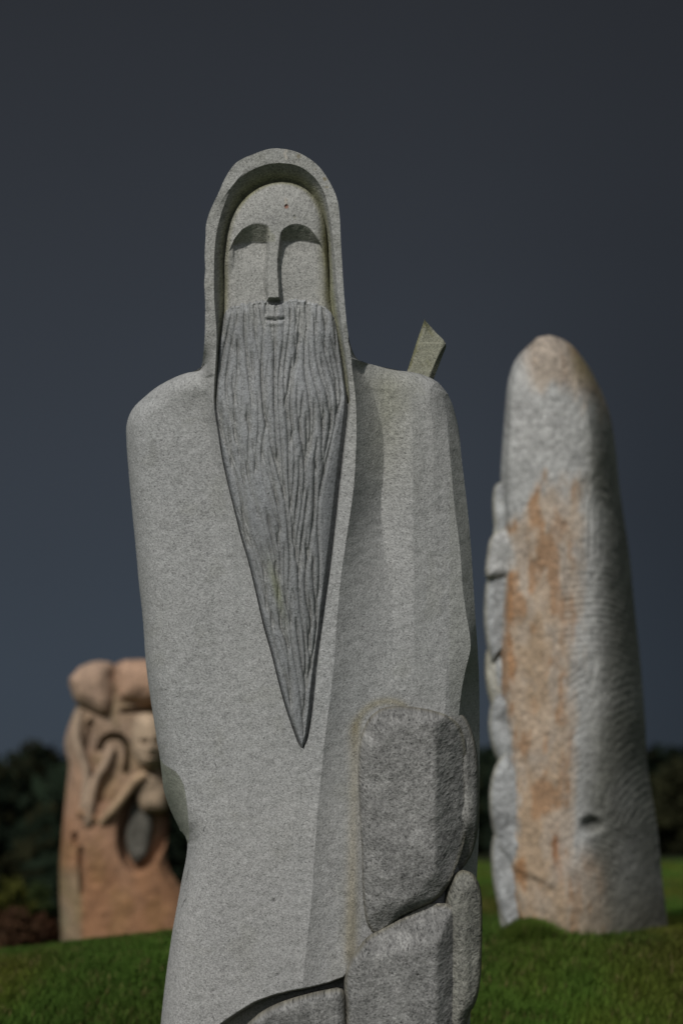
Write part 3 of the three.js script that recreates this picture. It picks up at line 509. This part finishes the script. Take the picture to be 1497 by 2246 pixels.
  fold([[1115, 1165], [1090, 1172], [1073, 1186], [1067, 1215], [1063, 1245], [1068, 1258], [1085, 1262]], [[1118, 1165], [1130, 1180], [1134, 1215], [1130, 1245], [1088, 1262]], -.10, .06, .14, 52, [1.02, 1.02, 1.02]);
  fold([[1085, 1262], [1070, 1275], [1062, 1310], [1061, 1360], [1066, 1400], [1075, 1440]], [[1087, 1262], [1106, 1275], [1114, 1320], [1112, 1380], [1077, 1440]], -.15, .07, .16, 53);
  fold([[1078, 1420], [1066, 1435], [1063, 1470], [1068, 1510], [1080, 1545]], [[1080, 1420], [1096, 1440], [1105, 1480], [1102, 1520], [1082, 1545]], -.2, .06, .14, 54, [.98, .95, .85]);
  fold([[1090, 1530], [1078, 1545], [1070, 1580], [1073, 1615], [1086, 1650], [1102, 1672]], [[1092, 1530], [1112, 1550], [1124, 1600], [1124, 1650], [1104, 1672]], -.13, .08, .18, 55);
  fold([[1104, 1670], [1086, 1695], [1074, 1730], [1072, 1770], [1080, 1815], [1096, 1860], [1115, 1890]], [[1106, 1670], [1120, 1700], [1135, 1760], [1146, 1820], [1148, 1860], [1118, 1890]], -.08, .09, .2, 56);
  fold([[1086, 1838], [1078, 1860], [1076, 1900], [1082, 1945], [1094, 1990], [1110, 2030]], [[1088, 1838], [1104, 1860], [1118, 1900], [1130, 1950], [1132, 2000], [1112, 2030]], -.12, .08, .18, 57);
}

// ---------------------------------------------------------------- the reddish statue on the left
{
  const z = -21, gx = at(250, 2060, z)[0];
  const red = thing('sandstone_statue', 'reddish brown carved statue of a crouching figure beneath two boulders, far left', 'statue', [gx, ground(gx, z - .4), z - 0.4]);
  const p = (a, dz) => line(a.map(([x, y, q = 0]) => [x, y, z + q + dz]));
  const L = p([[200, 1500], [180, 1530], [166, 1556], [152, 1590], [142, 1625], [143, 1648], [150, 1672], [149, 1700], [144, 1750], [139, 1800], [134, 1860], [131, 1900], [131, 1960], [133, 2010], [134, 2070], [130, 2160]], -.3);
  const R = p([[330, 1500], [345, 1560], [352, 1620], [352, 1680], [366, 1720], [368, 1800], [364, 1860], [366, 1890], [376, 1915], [392, 1938], [410, 1965], [425, 2010], [430, 2070], [430, 2160]], -.3);
  const k1 = p([[215, 1500], [190, 1560], [176, 1620], [180, 1680], [178, 1750], [170, 1830], [165, 1900], [165, 2000], [168, 2160]], -.04), k2 = p([[270, 1500], [270, 1600], [265, 1700], [255, 1800], [250, 1900], [250, 2160]], 0), k3 = p([[310, 1500], [315, 1600], [330, 1700], [335, 1800], [335, 1880], [355, 1950], [370, 2160]], -.03);
  const seg = (px, py, A) => { let m = 1e9; for (let i = 0; i < A.length - 1; i++) { const [ax, ay] = A[i], bx = A[i + 1][0] - ax, by = A[i + 1][1] - ay, t = clamp(((px - ax) * bx + (py - ay) * by) / (bx * bx + by * by), 0, 1); m = Math.min(m, Math.hypot(px - ax - bx * t, py - ay - by * t)); } return m; };
  const hook = [[218, 1642], [228, 1622], [245, 1615], [266, 1618], [280, 1635], [281, 1665], [277, 1692]];
  const zf = (x, y, zz) => {
    const [px, py] = toPx(x, y, z);
    zz -= 0.16 * smooth(9, 2, seg(px, py, hook));
    zz -= 0.10 * smooth(14, 4, seg(px, py, [[200, 1590], [195, 1640], [204, 1690], [190, 1750]]));   // hollow between the strands
    zz -= 0.07 * smooth(16, 5, seg(px, py, [[250, 1660], [240, 1710], [225, 1755]]));
    zz -= 0.28 * smooth(1.05, 0.86, Math.hypot((px - 311 + (py - 1820) * .10) / 54, (py - 1818) / 98));             // the niche
    zz -= 0.12 * smooth(9, 2, seg(px, py, [[163, 1832], [165, 1850]])) + 0.10 * smooth(7, 2, seg(px, py, [[176, 1862], [180, 1960]]));
    zz -= 0.22 * smooth(7, 1, seg(px, py, [[270, 1560], [345, 1556]]));
    return zz + 0.035 * fbm(x * 2.5, y * 2.5, 61, 4) + 0.008 * noise(x * 14, y * 14);
  };
  const colr = (x, y, zz) => {
    const [px, py] = toPx(x, y, z), c = [1, 1, 1], n = fbm(x * 2.6, y * 2.6, 66, 4);
    const mul = (k, r, g, b) => { k = clamp(k, 0, 1); c[0] *= lerp(1, r, k); c[1] *= lerp(1, g, k); c[2] *= lerp(1, b, k); };
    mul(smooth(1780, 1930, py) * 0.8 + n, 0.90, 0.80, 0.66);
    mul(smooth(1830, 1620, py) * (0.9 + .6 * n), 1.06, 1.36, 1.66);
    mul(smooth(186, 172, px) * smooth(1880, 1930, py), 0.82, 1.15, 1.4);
    mul(smooth(0.05, 0.35, fbm(x * 4, y * 3, 69)) * .6, 0.85, 0.9, 0.7);
    mul(smooth(10, 3, seg(px, py, hook)), 0.6, 0.6, 0.45);
    return c;
  };
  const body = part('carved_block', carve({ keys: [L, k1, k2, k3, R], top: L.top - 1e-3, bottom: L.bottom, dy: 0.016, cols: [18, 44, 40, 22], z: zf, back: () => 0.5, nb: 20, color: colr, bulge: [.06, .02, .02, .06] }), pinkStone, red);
  const lump = (name, Lp, Rp, q, Rd, Rz, sd, tint, o = {}) => boulder(name, Lp, Rp, z + q, Rd, Rz, { sd, amp: 0.03, mat: pinkStone, tint, dy: 0.02, cols: 40, back: 0.5, parent: red, ...o });
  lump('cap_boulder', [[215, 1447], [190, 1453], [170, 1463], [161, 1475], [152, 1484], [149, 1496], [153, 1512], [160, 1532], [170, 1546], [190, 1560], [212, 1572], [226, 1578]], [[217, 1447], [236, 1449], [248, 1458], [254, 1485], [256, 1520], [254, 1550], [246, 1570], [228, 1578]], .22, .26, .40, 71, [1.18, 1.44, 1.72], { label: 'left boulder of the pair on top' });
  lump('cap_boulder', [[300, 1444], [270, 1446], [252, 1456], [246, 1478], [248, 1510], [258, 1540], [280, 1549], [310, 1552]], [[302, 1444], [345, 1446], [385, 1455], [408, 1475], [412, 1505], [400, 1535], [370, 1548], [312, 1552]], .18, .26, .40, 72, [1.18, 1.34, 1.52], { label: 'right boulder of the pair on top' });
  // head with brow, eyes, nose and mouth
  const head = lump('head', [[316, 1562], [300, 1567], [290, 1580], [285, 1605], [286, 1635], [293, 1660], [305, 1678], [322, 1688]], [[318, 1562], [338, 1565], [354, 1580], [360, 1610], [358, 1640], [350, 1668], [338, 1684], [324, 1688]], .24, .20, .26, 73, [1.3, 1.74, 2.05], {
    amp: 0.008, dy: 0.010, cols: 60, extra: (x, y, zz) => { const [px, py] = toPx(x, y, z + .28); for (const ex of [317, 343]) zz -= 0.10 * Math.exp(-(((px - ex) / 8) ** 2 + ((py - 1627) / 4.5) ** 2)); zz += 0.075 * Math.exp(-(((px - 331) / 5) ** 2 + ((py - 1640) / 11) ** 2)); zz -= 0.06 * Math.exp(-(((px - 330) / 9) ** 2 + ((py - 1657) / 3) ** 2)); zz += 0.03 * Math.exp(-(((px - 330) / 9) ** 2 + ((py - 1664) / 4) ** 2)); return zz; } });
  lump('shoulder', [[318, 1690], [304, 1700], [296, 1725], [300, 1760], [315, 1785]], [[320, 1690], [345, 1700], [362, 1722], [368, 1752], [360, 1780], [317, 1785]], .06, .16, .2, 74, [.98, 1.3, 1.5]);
  lump('carved_panel', [[308, 1752], [290, 1765], [279, 1800], [276, 1840], [282, 1875], [300, 1898]], [[310, 1752], [326, 1765], [334, 1800], [330, 1845], [320, 1880], [302, 1898]], -.10, .08, .10, 75, [.30, .50, .70], { label: 'grey brown oval panel set in the niche' });
  const strand = (pts, r, tint, name = 'carved_strand') => {
    const q = pts.map(([px, py, dz]) => { const [x, y] = at(px, py, z + dz); return new THREE.Vector3(x, y, z + dz); });
    const g = new THREE.TubeGeometry(new THREE.CatmullRomCurve3(q), 60, r, 12), P = g.attributes.position, col = [];
    for (let i = 0; i < P.count; i++) { const a = P.getX(i), b = P.getY(i), n = fbm(a * 5, b * 5, 80); P.setXYZ(i, a + .02 * n, b, P.getZ(i) + .02 * n); for (let k = 0; k < 3; k++) col.push(tint[k] * (1 + .2 * n)); }
    const uv = g.attributes.uv; for (let i = 0; i < uv.count; i++) uv.setXY(i, P.getX(i), P.getY(i));
    g.setAttribute('color', new THREE.Float32BufferAttribute(col, 3)); g.computeVertexNormals();
    part(name, g, pinkStone, red);
  };
  strand([[176, 1560, -.05], [170, 1595, .0], [169, 1625, .02], [178, 1655, .03], [190, 1690, .04], [191, 1725, .04], [183, 1770, .02], [180, 1790, -.06]], .05, [1.2, 1.6, 1.95]);
  strand([[246, 1640, -.02], [238, 1662, .03], [224, 1688, .05], [208, 1715, .05], [199, 1750, .05], [194, 1795, .04], [193, 1820, -.08]], .05, [1.2, 1.55, 1.85]);
  strand([[318, 1700, .06], [300, 1708, .10], [282, 1732, .10], [262, 1758, .10], [240, 1785, .08], [222, 1805, -.02]], .06, [1.25, 1.55, 1.62], 'arm');
  strand([[172, 1778, .0], [186, 1786, .04], [200, 1792, .03], [215, 1800, -.04]], .045, [1, 1.05, 1.0], 'hand');
}

// ---------------------------------------------------------------- grass, bushes, wood
const leafGeo = (n, R, size, flat = 1) => {
  const pos = [], nor = [];
  for (let i = 0; i < n; i++) {
    const d = new THREE.Vector3(rnd() - .5, (rnd() - .5) * flat, rnd() - .5).normalize().multiplyScalar(R * Math.cbrt(rnd()));
    const a = new THREE.Vector3(rnd() - .5, rnd() - .5, rnd() - .5).normalize(), b = new THREE.Vector3(rnd() - .5, rnd() - .5, rnd() - .5).cross(a).normalize(), s = size * (0.6 + 0.8 * rnd());
    const c = [d.clone().addScaledVector(a, -s), d.clone().addScaledVector(b, s * .45), d.clone().addScaledVector(a, s), d.clone().addScaledVector(b, -s * .45)];
    for (const k of [0, 1, 2, 0, 2, 3]) pos.push(c[k].x, c[k].y, c[k].z);
  }
  const g = new THREE.BufferGeometry(); g.setAttribute('position', new THREE.Float32BufferAttribute(pos, 3)); g.computeVertexNormals(); return g;
};
const M = new THREE.Matrix4(), Qt = new THREE.Quaternion(), Eu = new THREE.Euler(), V = new THREE.Vector3(), S = new THREE.Vector3(), C = new THREE.Color();
function instances(name, geo, mat, list, parent = scene) {
  const o = new THREE.InstancedMesh(geo, mat, list.length); o.name = name; o.castShadow = o.receiveShadow = true;
  list.forEach(([x, y, z, ry, sx, sy, sz, c], i) => { M.compose(V.set(x, y, z), Qt.setFromEuler(Eu.set(0, ry, 0)), S.set(sx, sy, sz)); o.setMatrixAt(i, M); o.setColorAt(i, C.setRGB(...c)); });
  parent.add(o); return o;
}
{
  seed = 4242;
  const pos = [];
  for (let b = 0; b < 9; b++) {                                     // a tuft: nine bent blades
    const a = rnd() * 6.28, r = 0.02 + 0.03 * rnd(), x = r * Math.cos(b * 2.4), z = r * Math.sin(b * 2.4), h = 0.045 + 0.04 * rnd(), w = 0.0028, lean = 0.02 + 0.035 * rnd();
    const dx = Math.cos(a), dz = Math.sin(a), q = [[x - w * dz, 0, z + w * dx], [x + w * dz, 0, z - w * dx], [x + lean * .35 * dx - w * dz, h * .6, z + lean * .35 * dz + w * dx], [x + lean * .35 * dx + w * dz, h * .6, z + lean * .35 * dz - w * dx], [x + lean * dx, h, z + lean * dz]];
    for (const k of [0, 1, 3, 0, 3, 2, 2, 3, 4]) pos.push(...q[k]);
  }
  const g = new THREE.BufferGeometry(); g.setAttribute('position', new THREE.Float32BufferAttribute(pos, 3)); g.computeVertexNormals();
  const list = [];
  const add = (x, z, k = 1) => { const n = fbm(x * 0.8, z * 0.5, 5, 3), m = rnd(), dry = m > 0.93 ? 1 : 0, v = 0.9 + 0.7 * n + 0.3 * rnd(); list.push([x, ground(x, z) - .004, z, rnd() * 6.28, 0.9 + .5 * rnd(), k * (0.7 + .6 * rnd() + .5 * n), 0.9 + .5 * rnd(), dry ? [0.10, 0.085, 0.03] : [lerp(0.036, 0.062, smooth(-.1, .35, fbm(x * 0.9, z * 0.35, 8, 3))) * v, lerp(0.072, 0.080, n) * v, 0.008 * v]]); };
  for (let i = 0; i < 150000; i++) { const d = 9.5 + 13 * Math.pow(rnd(), 0.9), x = (rnd() - .5) * 0.44 * d; add(x, CZ - d); }
  for (let i = 0; i < 60000; i++) { const d = 22 + 50 * Math.pow(rnd(), 1.5), x = (rnd() - .3) * 0.42 * d; add(x, CZ - d, 1.4); }
  for (let i = 0; i < 3600; i++) { const a = rnd() * 6.28, px = 1115 + 110 * rnd(), [x] = at(px, 0, -6.2); add(x, -6.0 - 0.35 * rnd(), 1.1 * Math.exp(-(((px - 1165) / 60) ** 2)) + .6); }
  const o = instances('grass', g, new THREE.MeshPhysicalMaterial({ roughness: 0.85, specularIntensity: 0.35, side: THREE.DoubleSide }), list);
  o.userData = { kind: 'stuff', label: 'short green grass on the mound around the statues' };
}
const foliage = new THREE.MeshPhysicalMaterial({ roughness: 0.95, specularIntensity: 0.15, side: THREE.DoubleSide });
{
  seed = 99;
  const clump = leafGeo(34, 0.75, 0.26, .8), trunk = new THREE.CylinderGeometry(0.06, 0.14, 1, 7).translate(0, .5, 0), list = [], stems = [];
  const tree = (x, z, h, w) => {
    const y = ground(x, z) - .1, tone = 0.7 + 0.6 * rnd(), olive = rnd() < 0.35 ? 1 : 0; stems.push([x, y, z, 0, h / 8, h * .8, h / 8, [0.02, 0.016, 0.012]]);
    const n = 44;
    for (let i = 0; i < n; i++) { const t = 0.12 + 0.88 * i / n, r = w * Math.pow(Math.sin(Math.PI * Math.pow(t * .93 + .05, 0.8)), .7) * (0.5 + .6 * rnd()), a = rnd() * 6.28, s = 0.9 + .8 * rnd(); const v = tone * (0.7 + .6 * rnd()); list.push([x + r * Math.cos(a), y + h * t * .95, z + r * Math.sin(a), a, s, s * .9, s, olive ? [0.012 * v, 0.0125 * v, 0.0055 * v] : [0.007 * v, 0.0115 * v, 0.0065 * v]]); }
  };
  for (let i = 0; i < 620; i++) {
    const d = 58 + 115 * rnd(), u = (rnd() - .5) * 0.66, x = u * d, z = CZ - d;
    if (u > 0.02 && d < 112) continue;
    const limit = 0.95 + (x > 0 ? .0455 : .0455) * d - ground(x, z) + 0.55 * noise(u * 40, 1) + .35 * noise(u * 110, 2);
    tree(x, z, clamp(4.2 + 4.5 * rnd(), 2.5, Math.max(2.2, limit * (0.85 + .15 * rnd()))), 1.5 + 1.1 * rnd());
  }
  const o = instances('wood', clump, foliage, list); o.userData = { kind: 'stuff', label: 'dark wood along the horizon behind the statues' };
  const tr = instances('trunk', trunk, new THREE.MeshStandardMaterial({ roughness: 1 }), stems, o); tr.userData = { kind: 'stuff' };
}
{
  seed = 31;
  const bush = (name, label, category, px, top, d, w, tone, n, leaf, group) => {
    const z = CZ - d, x = (px - CX) / F * d, y0 = ground(x, z), h = EYE + (HY - top) / F * d - y0;
    const o = thing(name, label, category, [x, y0, z]); if (group) o.userData.group = group;
    const gs = [], stems = [];
    for (let i = 0; i < n; i++) { const a = rnd() * 6.28, t = rnd(), r = w * Math.sqrt(rnd()) * Math.pow(Math.sin(Math.PI * (.2 + .75 * t)), .7); const g = leafGeo(26, .16, leaf); g.translate(r * Math.cos(a), h * (.12 + .84 * t) * (1 - .25 * (r / w) ** 2), r * Math.sin(a)); const v = .65 + .7 * rnd(), c = []; for (let k = 0; k < g.attributes.position.count; k++) c.push(tone[0] * v, tone[1] * v, tone[2] * v); g.setAttribute('color', new THREE.Float32BufferAttribute(c, 3)); gs.push(g); }
    for (let i = 0; i < 9; i++) { const g = new THREE.CylinderGeometry(.008, .02, h * .75, 5).translate(0, h * .37, 0); g.rotateZ((rnd() - .5) * .7); g.rotateX((rnd() - .5) * .7); stems.push(g); }
    const f = new THREE.Mesh(mergeGeometries(gs), new THREE.MeshPhysicalMaterial({ vertexColors: true, roughness: .9, specularIntensity: 0.2, side: THREE.DoubleSide })); f.name = 'foliage'; f.castShadow = f.receiveShadow = true; o.add(f);
    const s = new THREE.Mesh(mergeGeometries(stems), new THREE.MeshStandardMaterial({ color: new THREE.Color().setRGB(.05, .035, .02), roughness: 1 })); s.name = 'stem'; s.castShadow = true; o.add(s);
  };
  bush('bush', 'yellow green bush at the left edge, above the red brown bracken', 'bush', 22, 1925, 40, .55, [.046, .048, .009], 60, .07);
  bush('bush', 'darker green bush beside the yellow one, left of the reddish statue', 'bush', 82, 1938, 41, .35, [.022, .032, .009], 40, .07);
  bush('bracken', 'red brown bracken at the left edge behind the grass crest', 'bracken', 25, 1998, 31, .5, [.045, .023, .012], 50, .06);
  bush('bracken', 'dark red bracken between the left edge and the reddish statue', 'bracken', 92, 2012, 32, .4, [.040, .018, .009], 45, .06);
}

// ---------------------------------------------------------------- renderer
const renderer = new THREE.WebGLRenderer({ antialias: true });
renderer.setSize(682, 1024);
renderer.toneMapping = THREE.LinearToneMapping;
renderer.toneMappingExposure = EXPOSURE;
renderer.shadowMap.enabled = true; renderer.shadowMap.type = THREE.PCFSoftShadowMap;
renderer.render(scene, camera);
